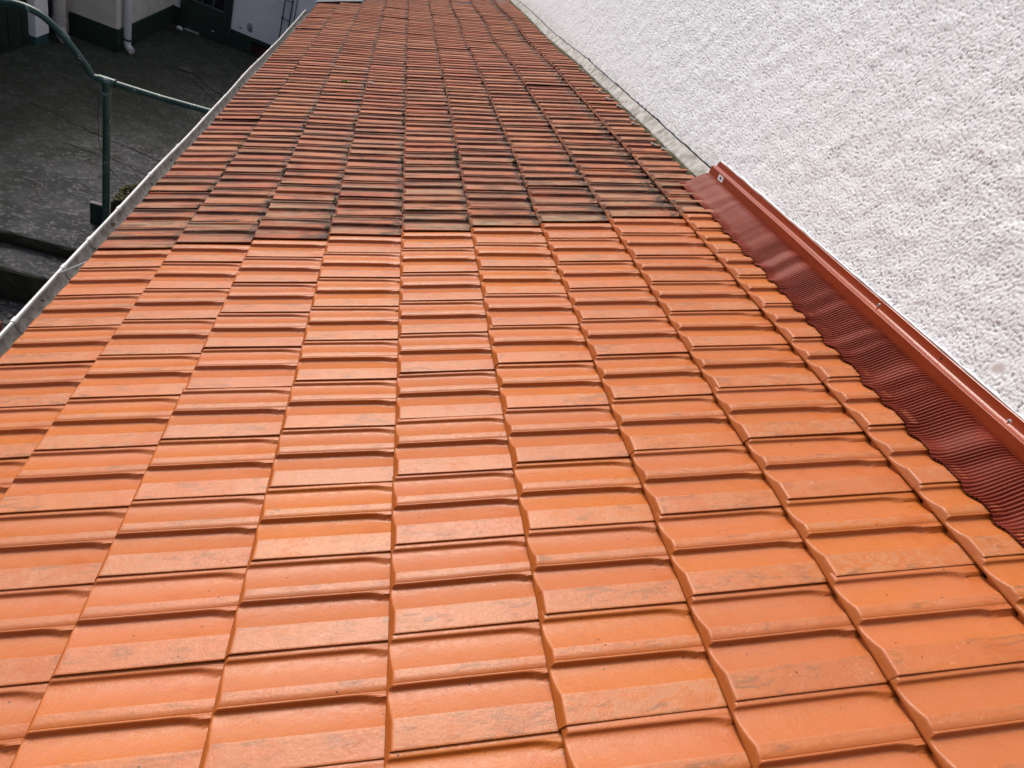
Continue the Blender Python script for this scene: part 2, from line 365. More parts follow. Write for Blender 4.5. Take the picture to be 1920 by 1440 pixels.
def make_tile(name, mat, umax=0.375, seed=0):
    r = np.random.default_rng(seed)
    us = UU[UU <= umax - 0.012]; us = np.append(us, umax)
    nu, nt = len(us), len(PT)
    U, T = np.meshgrid(us, PT, indexing='ij'); Hh = np.broadcast_to(PH, U.shape)
    Wd = tile_w(U, Hh, T)
    # slight firing warp
    Wd = Wd + 0.0012 * np.sin(U * 9 + r.uniform(0, 6)) * np.cos(T * 3 + r.uniform(0, 6)) * sstep(0, 0.05, U)
    V = np.stack([U, T * W, Wd], -1).reshape(-1, 3).tolist()
    F = []; idx = lambda i, j: i * nt + j
    for i in range(nu - 1):
        for j in range(nt - 1): F.append((idx(i, j), idx(i + 1, j), idx(i + 1, j + 1), idx(i, j + 1)))
    # front lip face with tongues into the troughs below
    b0 = len(V)
    for j, t in enumerate(PT):
        tongue = (sstep(.262, .285, t) * (1 - sstep(.40, .425, t)) + sstep(.672, .695, t) * (1 - sstep(.81, .835, t)))
        depth = 0.0105 + 0.018 * float(tongue)
        V.append((0.0006, t * W, Wd[0, j] - 0.003)); 
    b1 = len(V)
    for j, t in enumerate(PT):
        tongue = (sstep(.262, .285, t) * (1 - sstep(.40, .425, t)) + sstep(.672, .695, t) * (1 - sstep(.81, .835, t)))
        V.append((0.004, t * W, -0.0115 - 0.017 * float(tongue)))
    b2 = len(V)
    for j, t in enumerate(PT): V.append((0.022, t * W, V[b1 + j][2]))
    for j in range(nt - 1):
        F.append((idx(0, j), idx(0, j + 1), b0 + j + 1, b0 + j))
        F.append((b0 + j, b0 + j + 1, b1 + j + 1, b1 + j))
        F.append((b1 + j, b1 + j + 1, b2 + j + 1, b2 + j))
    # near side edge of the wide rib
    s0 = len(V)
    for i, u in enumerate(us): V.append((u, 0.0008, Wd[i, 0] - 0.0052))
    s1 = len(V)
    for i, u in enumerate(us): V.append((u, 0.012, Wd[i, 0] - 0.0056))
    for i in range(nu - 1):
        F.append((idx(i, 0), s0 + i, s0 + i + 1, idx(i + 1, 0)))
        F.append((s0 + i, s1 + i, s1 + i + 1, s0 + i + 1))
    me = mesh_np(name, V, F, mat)
    ribv = np.where((PT < .25) | ((PT > .55) & (PT < .655)), 1.0, 0.0)
    ribv[np.abs(PT - .245) < .006] = 0.8
    at = me.attributes.new('rib', 'FLOAT', 'POINT'); d = np.zeros(len(V), np.float32)
    d[:nu * nt] = (np.broadcast_to(ribv, (nu, nt)) * sstep(0.016, 0.026, U)).reshape(-1); at.data.foreach_set('value', d)
    at = me.attributes.new('along', 'FLOAT', 'POINT'); d = np.zeros(len(V), np.float32)
    d[:nu * nt] = (U / L).reshape(-1); at.data.foreach_set('value', d)
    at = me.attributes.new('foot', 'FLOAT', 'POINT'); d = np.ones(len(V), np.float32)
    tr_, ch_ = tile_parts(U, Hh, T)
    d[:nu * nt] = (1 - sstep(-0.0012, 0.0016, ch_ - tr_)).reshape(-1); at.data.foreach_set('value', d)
    me.set_sharp_from_angle(angle=rad(50))
    return me

roof = empty('lean_to', (-0.76, 5.0, -0.4))
tag(roof, 'long lean-to with ribbed clay tile roof, bright new tiles near, weathered tiles beyond', 'roof')
NV = 5
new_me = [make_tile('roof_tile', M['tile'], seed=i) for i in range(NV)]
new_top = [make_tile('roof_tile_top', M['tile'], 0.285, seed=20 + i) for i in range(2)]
old_me = [make_tile('weathered_roof_tile', M['old'], seed=40 + i) for i in range(NV)]
old_top = [make_tile('weathered_roof_tile_top', M['old'], 0.285, seed=60 + i) for i in range(2)]
def place(ci, ynear, old, amp):
    x, z = LX[ci], LZ[ci]
    if ci < 8: p = math.atan2(LZ[ci + 1] - z, LX[ci + 1] - x)
    else: p = PITCH
    yc = ynear + W / 2
    x0_ = x; x = x + float(0.016 * sstep(5.5, 8.5, yc) * math.sin((yc - 5.5) * 2.0 + ci * 0.25) * sstep(-0.2, 1.2, x))
    z = z + 0.4398 * (x - x0_)
    dzs = float(sag(x, yc)); dy = 0.06
    roll = math.atan2(float(sag(x, yc + dy) - sag(x, yc - dy)), 2 * dy)
    sl = math.atan2(float(sag(x + 0.15, yc) - sag(x - 0.15, yc)), 0.3)
    T = Matrix.Translation((x + random.gauss(0, 0.0022 * amp), ynear + random.gauss(0, 0.0009 * amp), z + dzs + random.gauss(0, 0.0013 * amp)))
    R_ = Matrix.Rotation(-(p + sl) + random.gauss(0, 0.003 * amp), 4, 'Y') @ Matrix.Rotation(roll + random.gauss(0, 0.005 * amp), 4, 'X') @ Matrix.Rotation(random.gauss(0, 0.005 * amp), 4, 'Z')
    return T @ R_
for k in range(-3, 10):
    for ci in range(9):
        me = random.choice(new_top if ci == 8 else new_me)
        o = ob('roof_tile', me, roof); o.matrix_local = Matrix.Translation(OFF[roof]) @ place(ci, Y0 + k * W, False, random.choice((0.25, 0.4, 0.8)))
far_bm = bmesh.new()
for j in range(NOLD):
    for ci in range(9):
        me = random.choice(old_top if ci == 8 else old_me)
        if ci < 2 and j >= 36: continue
        mat = place(ci, YB + j * W, True, random.choice((0.8, 1.2, 1.6)))
        if j < 33:
            o = ob('weathered_roof_tile', me, roof); o.matrix_local = Matrix.Translation(OFF[roof]) @ mat
        else:
            n0 = len(far_bm.verts); far_bm.from_mesh(me); far_bm.verts.ensure_lookup_table()
            for v in far_bm.verts[n0:]: v.co = mat @ v.co
fm = bpy.data.meshes.new('far_roof_tiles'); far_bm.to_mesh(fm); far_bm.free(); fm.materials.append(M['old'])
tag(ob('far_roof_tiles', fm, roof), kind='stuff')
bm = bmesh.new()
for i in range(150):
    ci = random.randrange(1, 9); yy = YB + abs(random.gauss(0, 2.6)) + 0.05
    if yy > YB + 33 * W: continue
    if random.random() < .5: yy = YB + round((yy - YB) / W) * W - 0.004
    xx = LX[ci] - random.uniform(.0, .012); c = Vector((xx, yy, LZ[ci] + float(sag(xx, yy)) - 0.010))
    for q in range(random.randrange(2, 7)):
        k = bmesh.ops.create_icosphere(bm, subdivisions=1, radius=random.uniform(.003, .0075))
        p = c + Vector((random.gauss(0, .004), random.gauss(0, .010), random.uniform(0, .006)))
        for v in k['verts']: v.co = Vector((v.co.x, v.co.y * 1.5, v.co.z * .8)) * random.uniform(.75, 1.2) + p
me = bpy.data.meshes.new('joint_moss'); bm.to_mesh(me); bm.free(); me.materials.append(M['grime'])
tag(ob('joint_moss', me, roof), kind='stuff')
# boarding under the tiles, end strip, lower wall of the lean-to
ys = np.linspace(Y0 - 3.2 * W, YEND + 0.02, 60); xs = np.linspace(-0.87, 1.79, 12)
YY, XX = np.meshgrid(ys, xs, indexing='ij')
ob('roof_boarding', grid_mesh('roof_boarding', np.stack([XX, YY, roof_z(XX) - 0.055 + sag(XX, YY)], -1), M['wood']), roof)
mb = MB()
for a, b, dz in ((-0.93, -0.33, 0.0),):
    for s in range(8):
        x0 = a + (b - a) * s / 8; x1 = a + (b - a) * (s + 1) / 8
        y = YEND + 0.02
        z0 = roof_z(x0) + float(sag(x0, y)) + 0.03 + dz; z1 = roof_z(x1) + float(sag(x1, y)) + 0.03 + dz
        P = [(x0, y - 0.05, z0), (x1, y - 0.05, z1), (x1, y + 0.05, z1), (x0, y + 0.05, z0)]
        mb.poly(P); mb.poly([(p[0], y + 0.05, p[2]) if q else (p[0], y + 0.05, p[2] - 0.25) for p, q in ((P[3], 1), (P[2], 1), (P[2], 0), (P[3], 0))])
mb.build('end_strip', M['lead'], roof)
mb = MB(); mb.box((-0.83, Y0 - 3.2 * W, -CZ - 0.4), (-0.70, YEND - 0.05, -1.80)); mb.build('wall', M['plaster'], roof)
mb = MB(); mb.box((-0.882, Y0 - 3.2 * W, -1.86), (-0.86, YEND, -1.715)); mb.build('fascia_board', M['wood'], roof)

# ------------------------------------------------------------------ gutter along the eaves
gut = empty('gutter', (-0.955, 5.0, CZ - 1.9))
tag(gut, 'weathered grey half-round gutter with rolled rim along the tile eaves', 'gutter')
GC, GZ, GR = -0.963, -1.822, 0.067
ysg = np.concatenate([np.linspace(-0.35, YEND - 0.15, 70)])
wob = lambda y: 0.004 * np.sin(y * 2.3) + 0.003 * np.sin(y * 5.1 + 1) + 0.012 * sstep(5.2, 7.2, y) * np.sin((y - 5) * 1.4)
ang = np.linspace(math.pi, 2 * math.pi, 15)
P = np.zeros((len(ysg), len(ang) * 2, 3))
for i, y in enumerate(ysg):
    for j, a in enumerate(np.concatenate([ang, ang[::-1]])):
        r = GR if j < len(ang) else GR + 0.002
        P[i, j] = (GC + r * math.cos(a), y, GZ + wob(y) + r * math.sin(a))
ob('channel', grid_mesh('channel', P, M['zinc_in']), gut)
mb = MB(); mb.tube([(GC - GR - 0.004, y, GZ + wob(y) + 0.002) for y in ysg], 0.0075, 12); mb.build('rim', M['zinc'], gut, True)
for y in (0.9, 1.55, 2.12, 2.537, 2.807, 3.175, 3.658, 4.191, 4.796, 5.45, 6.1, 6.83, 7.6, 8.4, 9.2):
    mb = MB(); w_ = float(wob(y)); hw = 0.008
    for a0, a1 in zip(ang[:-1], ang[1:]):
        for r in (GR - 0.0035,):
            p = [(GC + r * math.cos(a), GZ + w_ + r * math.sin(a)) for a in (a0, a1)]
            mb.poly([(p[0][0], y - hw, p[0][1]), (p[1][0], y - hw, p[1][1]), (p[1][0], y + hw, p[1][1]), (p[0][0], y + hw, p[0][1])])
    b = mb.build('bracket', M['zinc_in'], gut)
    mb = MB(); mb.tube([(GC - GR - 0.004, y - 0.016, GZ + w_ + 0.002), (GC - GR - 0.004, y + 0.016, GZ + w_ + 0.002)], 0.0108, 12)
    mb.build('clip', M['zinc'], b, True)
mb = MB(); mb.tube([(GC - GR, 2.47, GZ + 0.008), (-0.93, 2.475, -1.725), (-0.87, 2.48, -1.69)], 0.004, 8); mb.build('stay_rod', M['zinc'], gut, True)
# leaves and muck lying in the gutter
for i in range(26):
    y = random.choice([random.uniform(1.5, 3.4), random.uniform(2.4, 6.5)])
    a = random.uniform(1.12, 1.7) * math.pi
    c = Vector((GC + (GR - 0.006) * math.cos(a), y, GZ + (GR - 0.006) * math.sin(a)))
    bm = bmesh.new(); bmesh.ops.create_icosphere(bm, subdivisions=1, radius=1)
    sc = Vector((random.uniform(.003, .009), random.uniform(.006, .02), random.uniform(.003, .007)))
    for v in bm.verts: v.co = Vector((v.co.x * sc.x, v.co.y * sc.y, v.co.z * sc.z)) * random.uniform(.8, 1.2)
    me = bpy.data.meshes.new('debris'); bm.to_mesh(me); bm.free(); me.materials.append(M['grime'])
    o = ob('debris', me, gut); o.location = Vector(o.location) + c

# ------------------------------------------------------------------ rough rendered house wall on the right
house = empty('neighbouring_house', (WALL_X + 3, 4.0, -0.4))
tag(house, 'tall house wall of off-white roughcast render rising beside the tiled roof', 'house')
N = 1024; PX = 0.0026
fx = np.fft.fftfreq(N)[:, None]; fy = np.fft.fftfreq(N)[None]
def band(l0, l1, an=1.0):
    """band-limited noise, wavelengths in metres; an>1 stretches along the wall"""
    k = np.sqrt((fx * an) ** 2 + fy ** 2) / PX
    f = np.exp(-(np.log(np.maximum(k, 1e-6) * math.sqrt(l0 * l1)) / math.log(max(l1 / l0, 1.2))) ** 2 * 1.2)
    n_ = np.real(np.fft.ifft2(np.fft.fft2(rng.standard_normal((N, N))) * f)); return n_ / n_.std()
n1 = band(0.012, 0.018, 0.8); n2 = band(0.007, 0.010, 0.9); n3 = band(0.15, 0.5)
crev = np.exp(-(n1 / 0.26) ** 2) * np.clip(0.2 + 1.1 * band(0.014, 0.03), 0, 1.3)
hgt = 0.0009 * n2 + 0.0006 * n1 - 0.0050 * crev + 0.0010 * n3
def hs(y, zz):
    a = (y / PX) % N; b = (zz / PX) % N
    i = a.astype(int); j = b.astype(int); u = a - i; v = b - j; i1 = (i + 1) % N; j1 = (j + 1) % N
    return (hgt[i, j] * (1 - u) + hgt[i1, j] * u) * (1 - v) + (hgt[i, j1] * (1 - u) + hgt[i1, j1] * u) * v
yl = [-0.4]
while yl[-1] < YEND + 0.6: yl.append(yl[-1] + 0.0036 * max(1.0, yl[-1] / 1.7) * (2.5 if yl[-1] < 0.45 else 1))
yl = np.array(yl); zl = np.concatenate([np.arange(-0.62, 0.62, 0.0038), np.arange(0.62, 1.3, 0.012)])
YY, ZZ = np.meshgrid(yl, zl, indexing='ij')
fade = 0.7 + 0.3 * (1 - sstep(3, 9, YY))
Pw = np.stack([WALL_X - hs(YY, ZZ) * fade, YY, ZZ], -1)
# the smooth repaired patch
dd = np.sqrt((YY - 1.089) ** 2 + (ZZ + 0.324) ** 2); kpt = sstep(0.018, 0.03, dd); Pw[..., 0] = Pw[..., 0] * kpt + (WALL_X + 0.001) * (1 - kpt)
wme = grid_mesh('roughcast_wall', Pw, M['render'])
hgt = np.clip(crev, 0, 1); pit = hs(YY, ZZ) * kpt          # mask for a darker colour in the pits
at = wme.attributes.new('pit', 'FLOAT', 'POINT'); at.data.foreach_set('value', pit.reshape(-1).astype(np.float32))
ob('roughcast_wall', wme, house)
mb = MB()
y1 = float(yl[-1]); X = WALL_X
mb.box((X + 0.012, -4, -CZ - 0.4), (X + 6, 16, 4.2))
mb.build('wall_core', M['render_far'], house)
mb = MB(); mb.box((-0.9, -5.0, -CZ - 0.4), (X + 6, -0.75, 2.6)); mb.build('unseen_shade_wall', mat_plain('shade_wall_brown', (0.10, 0.065, 0.045), 0.7, 0.3, 0.3, 5), house)  # unseen dark wall added behind the camera to cut light on the tiles
mb = MB(); mb.box((X - 0.002, -4, 1.2999), (X + 0.010, 16, 4.2)); mb.box((X - 0.002, -4, -0.7), (X + 0.010, float(yl[0]), 1.2999)); mb.box((X - 0.002, y1, -0.9), (X + 0.010, 16, 1.2999))
mb.build('upper_render', M['render_far'], house)

# ------------------------------------------------------------------ mortar fillet along the old tiles
mor = empty('mortar_fillet', (1.79, 6.5, CZ - 0.48))
tag(mor, 'grey cement fillet sealing the old tiles against the white wall', 'mortar joint')
ym = np.arange(2.86, YEND + 0.25, 0.03); nm = len(ym)
r1 = rng.standard_normal(nm + 20); sm = np.convolve(r1, np.ones(4) / 4, 'same')[:nm]; sm2 = np.convolve(r1[::-1], np.ones(7) / 7, 'same')[:nm]
P = np.zeros((nm, 6, 3))
for i, y in enumerate(ym):
    s_ = float(sag(1.77, y)); e = 0.004 * sm[i]
    P[i, 0] = (1.758 + e, y, roof_z(1.758) - 0.012 + s_)
    P[i, 1] = (1.760 + e, y, roof_z(1.760) + 0.008 + s_)
    P[i, 2] = (1.767 + e * .6, y, -0.492 + s_ + 0.002 * sm2[i])
    P[i, 3] = (1.781, y, -0.469 + s_ + 0.003 * sm2[i])
    P[i, 4] = (1.797 + 0.003 * sm2[i], y, -0.443 + s_ + 0.003 * sm[i])
    P[i, 5] = (1.806, y, -0.452 + s_)
ob('cement_bed', grid_mesh('cement_bed', P, M['mortar'], False), mor)
P = np.zeros((nm, 3, 3))
for i, y in enumerate(ym):
    s_ = float(sag(1.77, y)); e = 0.005 * sm2[i]
    P[i, 0] = (1.738 + e, y, roof_z(1.738) - 0.02 + s_); P[i, 1] = (1.746 + e, y, roof_z(1.746) - 0.002 + s_); P[i, 2] = (1.766, y, roof_z(1.766) + 0.004 + s_)
ob('moss_line', grid_mesh('moss_line', P, M['grime'], False), mor)
P = np.zeros((nm, 2, 3))
for i, y in enumerate(ym):
    s_ = float(sag(1.77, y)); wv = 0.0035 + 0.006 * sm[i]
    P[i, 0] = (1.7985, y, -0.449 + s_); P[i, 1] = (1.8035, y, -0.441 + s_ + max(0.002, wv))
ob('open_crack', grid_mesh('open_crack', P, M['gap']), mor)
for y in (3.9, 4.05, 4.2, 4.4, 4.62, 3.35, 3.5, 4.9, 5.6):     # mortar smears over the rib ends
    j = round((y - YB) / W); yy = YB + j * W + random.choice([0.03, 0.13])
    x = 1.725 + random.uniform(-.02, .01); s_ = float(sag(x, yy))
    mb = MB(); mb.box((x - 0.02, yy - 0.012, roof_z(x) + s_ - 0.002), (x + 0.05, yy + 0.012, roof_z(x) + s_ + 0.0095), 0.004)
    o = mb.build('mortar_smear', M['mortar'], mor, True)

# ------------------------------------------------------------------ red-brown wall flashing
fl = empty('wall_flashing', (1.75, 1.3, CZ - 0.5))
tag(fl, 'red-brown pleated wall flashing with folded metal rail above the new tiles', 'flashing')
YF = 2.925
pp = 0.0105; ya = np.arange(-0.45, YF + 1e-6, pp / 8)
sa = np.linspace(0, 1, 22)
Pa = np.zeros((len(ya), len(sa), 3))
ns = np.convolve(rng.standard_normal(len(ya)), np.hanning(160), 'same'); ns /= ns.std()
ns2 = np.convolve(rng.standard_normal(len(ya)), np.hanning(70), 'same'); ns2 /= ns2.std()
ph = ya / pp * 2 * math.pi + 0.9 * ns
hp = np.interp((((ya - Y0) / W) % 1.0), PT, PH); ker = np.hanning(27); hp = np.max([np.roll(hp, k) for k in range(-9, 10)], axis=0); hp = np.convolve(np.pad(hp, 40, mode='edge'), ker / ker.sum(), 'same')[40:-40]
flat = 1 - 0.72 * sstep(1.5, 2.6, ya)                       # pleats pulled smooth towards the far end
loc_flat = np.clip(0.85 + 0.3 * ns2, 0.25, 1.1)
for j, s_ in enumerate(sa):
    xb = 1.642 + 0.003 * ns
    x = xb + (1.7835 - xb) * s_
    up = np.maximum(0, (x - 1.5322)) / math.cos(PITCH)
    t_w = tile_w(up, hp)
    drape = roof_z(x) + (LZ[8] - roof_z(LX[8])) + t_w / math.cos(PITCH) + 0.0045
    tau = float(sstep(0.10, 1.0, s_)); k_ = float(sstep(0.0, 0.42, s_))
    mixz = drape * (1 - k_) + (roof_z(x) + 0.002) * k_
    zc = mixz * (1 - tau ** 1.4) + (-0.4560) * tau ** 1.4
    amp = 0.0033 * flat * loc_flat
    q_ = 1 - 2 * np.abs(np.cos(0.5 * (ph + 0.5 * s_ * ns2))) ** 3.0 - 0.2
    Pa[:, j, 0] = x - 0.45 * amp * q_; Pa[:, j, 1] = ya + 0.010 * s_ * ns; Pa[:, j, 2] = zc + amp * q_ + 0.0013 * (1 - flat) * np.sin(ya * 62 + 3 * ns) * (1 - 0.7 * s_)
ob('pleated_apron', grid_mesh('pleated_apron', Pa, M['apron']), fl)
# folded rail: lower plate, ridge, upper plate leaning to the wall
prof = [(1.7835, -0.4575), (1.7815, -0.4565), (1.7745, -0.4225), (1.7748, -0.4195), (1.7765, -0.4178), (1.7850, -0.4150), (1.7960, -0.4120), (1.8000, -0.4100), (1.8030, -0.3880), (1.8025, -0.3860), (1.8050, -0.3835), (1.8075, -0.3860), (1.804, -0.4110), (1.779, -0.4210), (1.786, -0.4575)]
_old = [(1.7835, -0.4575), (1.7815, -0.4565), (1.7745, -0.4225), (1.7748, -0.4195), (1.7765, -0.4178), (1.7850, -0.4160), (1.7885, -0.4152), (1.7905, -0.4115), (1.8035, -0.3880), (1.8030, -0.3860), (1.8055, -0.3835), (1.8075, -0.3860), (1.795, -0.4110), (1.779, -0.4210), (1.786, -0.4575)]
bend = lambda y: 0.0012 * math.sin(y * 3.3) + 0.0006 * math.sin(y * 9.1 + 1)
for ya_, yb_, of in ((0.90, YF + 0.012, 0.0), (-0.45, 0.965, 0.0011)):
    yr = np.linspace(ya_, yb_, 24); P = np.zeros((len(yr), len(prof) + 1, 3))
    for i, y in enumerate(yr):
        for j, (x, zz) in enumerate(prof + prof[:1]): P[i, j] = (x - of, y, zz + of * 0.5 + bend(y))
    rme = grid_mesh('folded_rail', P, M['rail']); rme.set_sharp_from_angle(angle=rad(35)); ob('folded_rail', rme, fl)
mb = MB(); mb.poly([(x, YF + 0.012, zz + bend(YF + 0.012)) for x, zz in prof[::-1]]); mb.build('rail_end', M['rail'], fl)
# sealant bead
ysl = np.arange(-0.45, YF + 0.01, 0.02); q = rng.standard_normal(len(ysl))
q = np.convolve(q, np.ones(3) / 3, 'same')
mb = MB(); mb.tube([(1.8065, y, -0.3800 + 0.0012 * q[i]) for i, y in enumerate(ysl)], [0.0034 + 0.0014 * q[i] for i in range(len(ysl))], 8)
mb.build('sealant_bead', M['sealant'], fl, True)
nrm = Vector((-0.99, 0, 0.13)).normalized()
def on_rail(ratio):                                          # point on the upper plate seen at z/x = ratio
    (xa, za), (xb, zb) = prof[7], prof[8]
    t = (ratio * xa - za) / ((zb - za) - ratio * (xb - xa)); return xa + (xb - xa) * t, za + (zb - za) * t
for ratio, yy, kind in ((-.2225, .853, 's'), (-.2255, .528, 's'), (-.2205, 1.408, 'h'), (-.2215, .68, 'h'), (-.2235, 1.13, 'h'), (-.2205, 2.0, 'h')):
    x, zz = on_rail(ratio); y = yy * x; c = Vector((x, y, zz)); zz2 = bend(y); c.z += zz2
    mb = MB()
    if kind == 's':
        mb.tube([c - nrm * 0.001, c + nrm * 0.0012], 0.0058, 16); mb.tube([c + nrm * 0.001, c + nrm * 0.0040], [0.0042, 0.0030], 12)
        sc_ = mb.build('screw', M['steel'], fl, True)
        mb = MB(); mb.tube([c + nrm * 0.0040, c + nrm * 0.0046], 0.0018, 8); o = mb.build('screw_recess', M['hole'], sc_)
    else:
        mb.tube([c - nrm * 0.001, c + nrm * 0.0006], 0.0028, 10); mb.build('drill_hole', M['hole'], fl)
# small paper sticker on the lower plate
a = Vector((prof[1][0], 0, prof[1][1])); b = Vector((prof[2][0], 0, prof[2][1])); dv = (b - a); pn = Vector((-dv.z, 0, dv.x)).normalized()
def plate(s_, y, k): p = a + dv * s_ + pn * k; return (p.x, y, p.z + bend(y))
yq = 2.80
mb = MB(); mb.poly([plate(.12, yq - .028, .0008), plate(.12, yq + .028, .0008), plate(.92, yq + .028, .0008), plate(.92, yq - .028, .0008)]); stk = mb.build('sticker', M['sticker'], fl)
mb = MB()
mb.poly([plate(.36, yq - .010, .0014), plate(.36, yq + .009, .0014), plate(.72, yq + .009, .0014), plate(.72, yq - .010, .0014)])
mb.build('sticker_print', M['sticker_ink'], stk)

# ------------------------------------------------------------------ small things on the old tiles
def blob(name, mat, c, r, n, sq, label, cat):
    bm = bmesh.new()
    for i in range(n):
        p = Vector((random.gauss(0, r[0]), random.gauss(0, r[1]), abs(random.gauss(0, r[2]))))
        k = bmesh.ops.create_icosphere(bm, subdivisions=1, radius=random.uniform(.5, 1) * sq)
        for v in k['verts']: v.co = v.co * random.uniform(.7, 1.3) + p
    me = bpy.data.meshes.new(name); bm.to_mesh(me); bm.free(); me.materials.append(mat)
    return tag(ob(name, me, None, Vector(c) + Vector((0, 0, CZ))), label, cat)
def on_roof(x, y, k=0.004): return (x, y, roof_z(x) + k + float(sag(x, y)))
blob('moss_tuft', M['moss_bright'], on_roof(-.16, 5.46, .004), (.012, .012, .008), 26, .009, 'small bright green moss tuft on the old tiles', 'moss')
blob('bird_dropping', M['droppings'], on_roof(.045, 5.40, .008), (.022, .006, .002), 14, .006, 'white bird dropping on an old tile, right of the green moss tuft', 'dropping')

# ------------------------------------------------------------------ courtyard
G = -3.1                       # yard drawn for an eye height of 3.1, scaled about the eye below
YARD0 = set(o for o in S.objects)
def flat(name, x0, x1, y0, y1, z, mat, nx=2, ny=2):
    XX, YY = np.meshgrid(np.linspace(x0, x1, nx), np.linspace(y0, y1, ny), indexing='xy')
    P = np.stack([XX, YY, np.full_like(XX, z)], -1)
    return tag(ob(name, grid_mesh(name, P, mat, False), None, (0, 0, CZ)), kind='structure')
Y1, Y2 = 4.596, 4.276; Z1, Z2 = G - 0.105, G - 0.387
yard = flat('courtyard_ground', -60, 60, Y1, 120, G, M['concrete'])
flat('courtyard_landing', -60, 60, Y2, Y1 - 0.002, Z1, M['concrete'])
flat('lower_ground', -60, 60, -60, Y2 - 0.002, Z2, M['concrete'])
for name, y, za, zb in (('upper_step', Y1, Z1, G), ('lower_step', Y2, Z2, Z1)):
    xs = np.arange(-9, -0.8, 0.04); q = np.convolve(rng.standard_normal(len(xs)), np.ones(3) / 3, 'same') * 0.012
    P = np.zeros((len(xs), 4, 3))
    for i, x in enumerate(xs):
        P[i, 0] = (x, y + 0.01 + q[i] * .5, za - 0.02); P[i, 1] = (x, y - 0.012 + q[i], za + 0.4 * (zb - za)); P[i, 2] = (x, y - 0.006 - q[i], zb - 0.012); P[i, 3] = (x, y + 0.012, zb + 0.003)
    tag(ob(name, grid_mesh(name, P, M['riser'], False), None, (0, 0, CZ)), kind='structure')
# gravel on the lower ground
bm = bmesh.new()
for i in range(900):
    x = random.uniform(-2.7, -1.2); y = random.uniform(3.3, Y2 - 0.03); r = random.uniform(.008, .02)
    k = bmesh.ops.create_icosphere(bm, subdivisions=1, radius=r)
    for v in k['verts']: v.co = Vector((v.co.x * random.uniform(.8, 1.3), v.co.y * random.uniform(.8, 1.3), v.co.z * .7)) + Vector((x, y, Z2 + r * .4))
me = bpy.data.meshes.new('gravel'); bm.to_mesh(me); bm.free(); me.materials.append(M['gravel'])
tag(ob('gravel', me, None, (0, 0, CZ)), 'grey gravel at the foot of the courtyard steps', 'gravel', kind='stuff')
mb = MB(); mb.box((-2.13, 3.86, Z2), (-1.99, 3.93, Z2 + 0.075), 0.008)
tag(mb.build('broken_brick', M['brick']), 'broken red brick on the gravel at the left edge', 'brick').location = (0, 0, CZ)
# cracks in the paving
def strip(pts, w_):
    mb = MB(); pts = [Vector((*p, G + 0.004)) for p in pts]; fine = []
    for A, B in zip(pts, pts[1:]):
        n_ = max(2, int((B - A).length / .06))
        for k in range(n_): fine.append(A.lerp(B, k / n_) + Vector((random.gauss(0, .008), random.gauss(0, .008), 0)))
    fine.append(pts[-1])
    for A, B in zip(fine, fine[1:]):
        d = (B - A).normalized(); nn = Vector((-d.y, d.x, 0)) * w_ * random.uniform(.5, 1.3)
        mb.poly([A - nn, B - nn, B + nn, A + nn])
    o = mb.build('crack', M['hole'], yard); return o
strip([(-2.95, 9.75), (-2.5, 9.75)], .006); strip([(-2.27, 9.7), (-1.9, 9.3), (-1.5, 9.25), (-1.2, 9.2)], .012); strip([(-2.2, 9.4), (-1.75, 8.9)], .008)
strip([(-3.1, 7.0), (-2.4, 6.75), (-1.7, 6.6)], .006); strip([(-2.6, 6.35), (-2.0, 6.3), (-1.4, 6.05)], .004)
# round drain cover
dc = empty('drain_cover', (-2.38, 9.76, CZ + G)); tag(dc, 'small round cast-iron drain cover set in the concrete yard', 'drain cover')
mb = MB(); mb.tube([(-2.38, 9.76, G), (-2.38, 9.76, G + .012)], .105, 20); mb.build('rim', M['iron'], dc, True)
for k in range(5):
    mb = MB(); x = -2.38 + (k - 2) * .034; hl = math.sqrt(max(.0001, .09 ** 2 - (x + 2.38) ** 2)); mb.box((x - .009, 9.76 - hl, G + .0125), (x + .009, 9.76 + hl, G + .02), .003); mb.build('bar', M['gravel'], dc)
# square gully near the door
gy = empty('gully_grate', (-2.99, 11.40, CZ + G)); tag(gy, 'dark square gully grate beside the green door', 'drain')
mb = MB(); mb.box((-3.10, 11.28, G), (-2.90, 11.5, G + .012), .003); mb.build('frame', M['iron'], gy)
for k in range(5): mb = MB(); mb.box((-3.085 + k * .036, 11.295, G + .0122), (-3.065 + k * .036, 11.485, G + .018)); mb.build('slat', M['riser'], gy)
# plaster fragments in the corner
def lump(name, c, r, mat, label, cat):
    bm = bmesh.new(); bmesh.ops.create_icosphere(bm, subdivisions=2, radius=1)
    for v in bm.verts: v.co = Vector((v.co.x * r[0], v.co.y * r[1], v.co.z * r[2])) * random.uniform(.85, 1.15)
    me = bpy.data.meshes.new(name); bm.to_mesh(me); bm.free(); me.materials.append(mat)
    return tag(ob(name, me, None, Vector(c) + Vector((0, 0, CZ))), label, cat)
lump('plaster_fragment', (-2.98, 11.62, G + .02), (.05, .04, .03), M['plaster2'], 'small white plaster fragment at the foot of the green door', 'rubble')
strip_m = MB(); strip_m.box((-2.93, 11.70, G), (-2.72, 11.76, G + .025), .006)
tag(strip_m.build('door_threshold', M['mortar']), 'pale worn threshold strip at the foot of the green door', 'threshold').location = (0, 0, CZ)

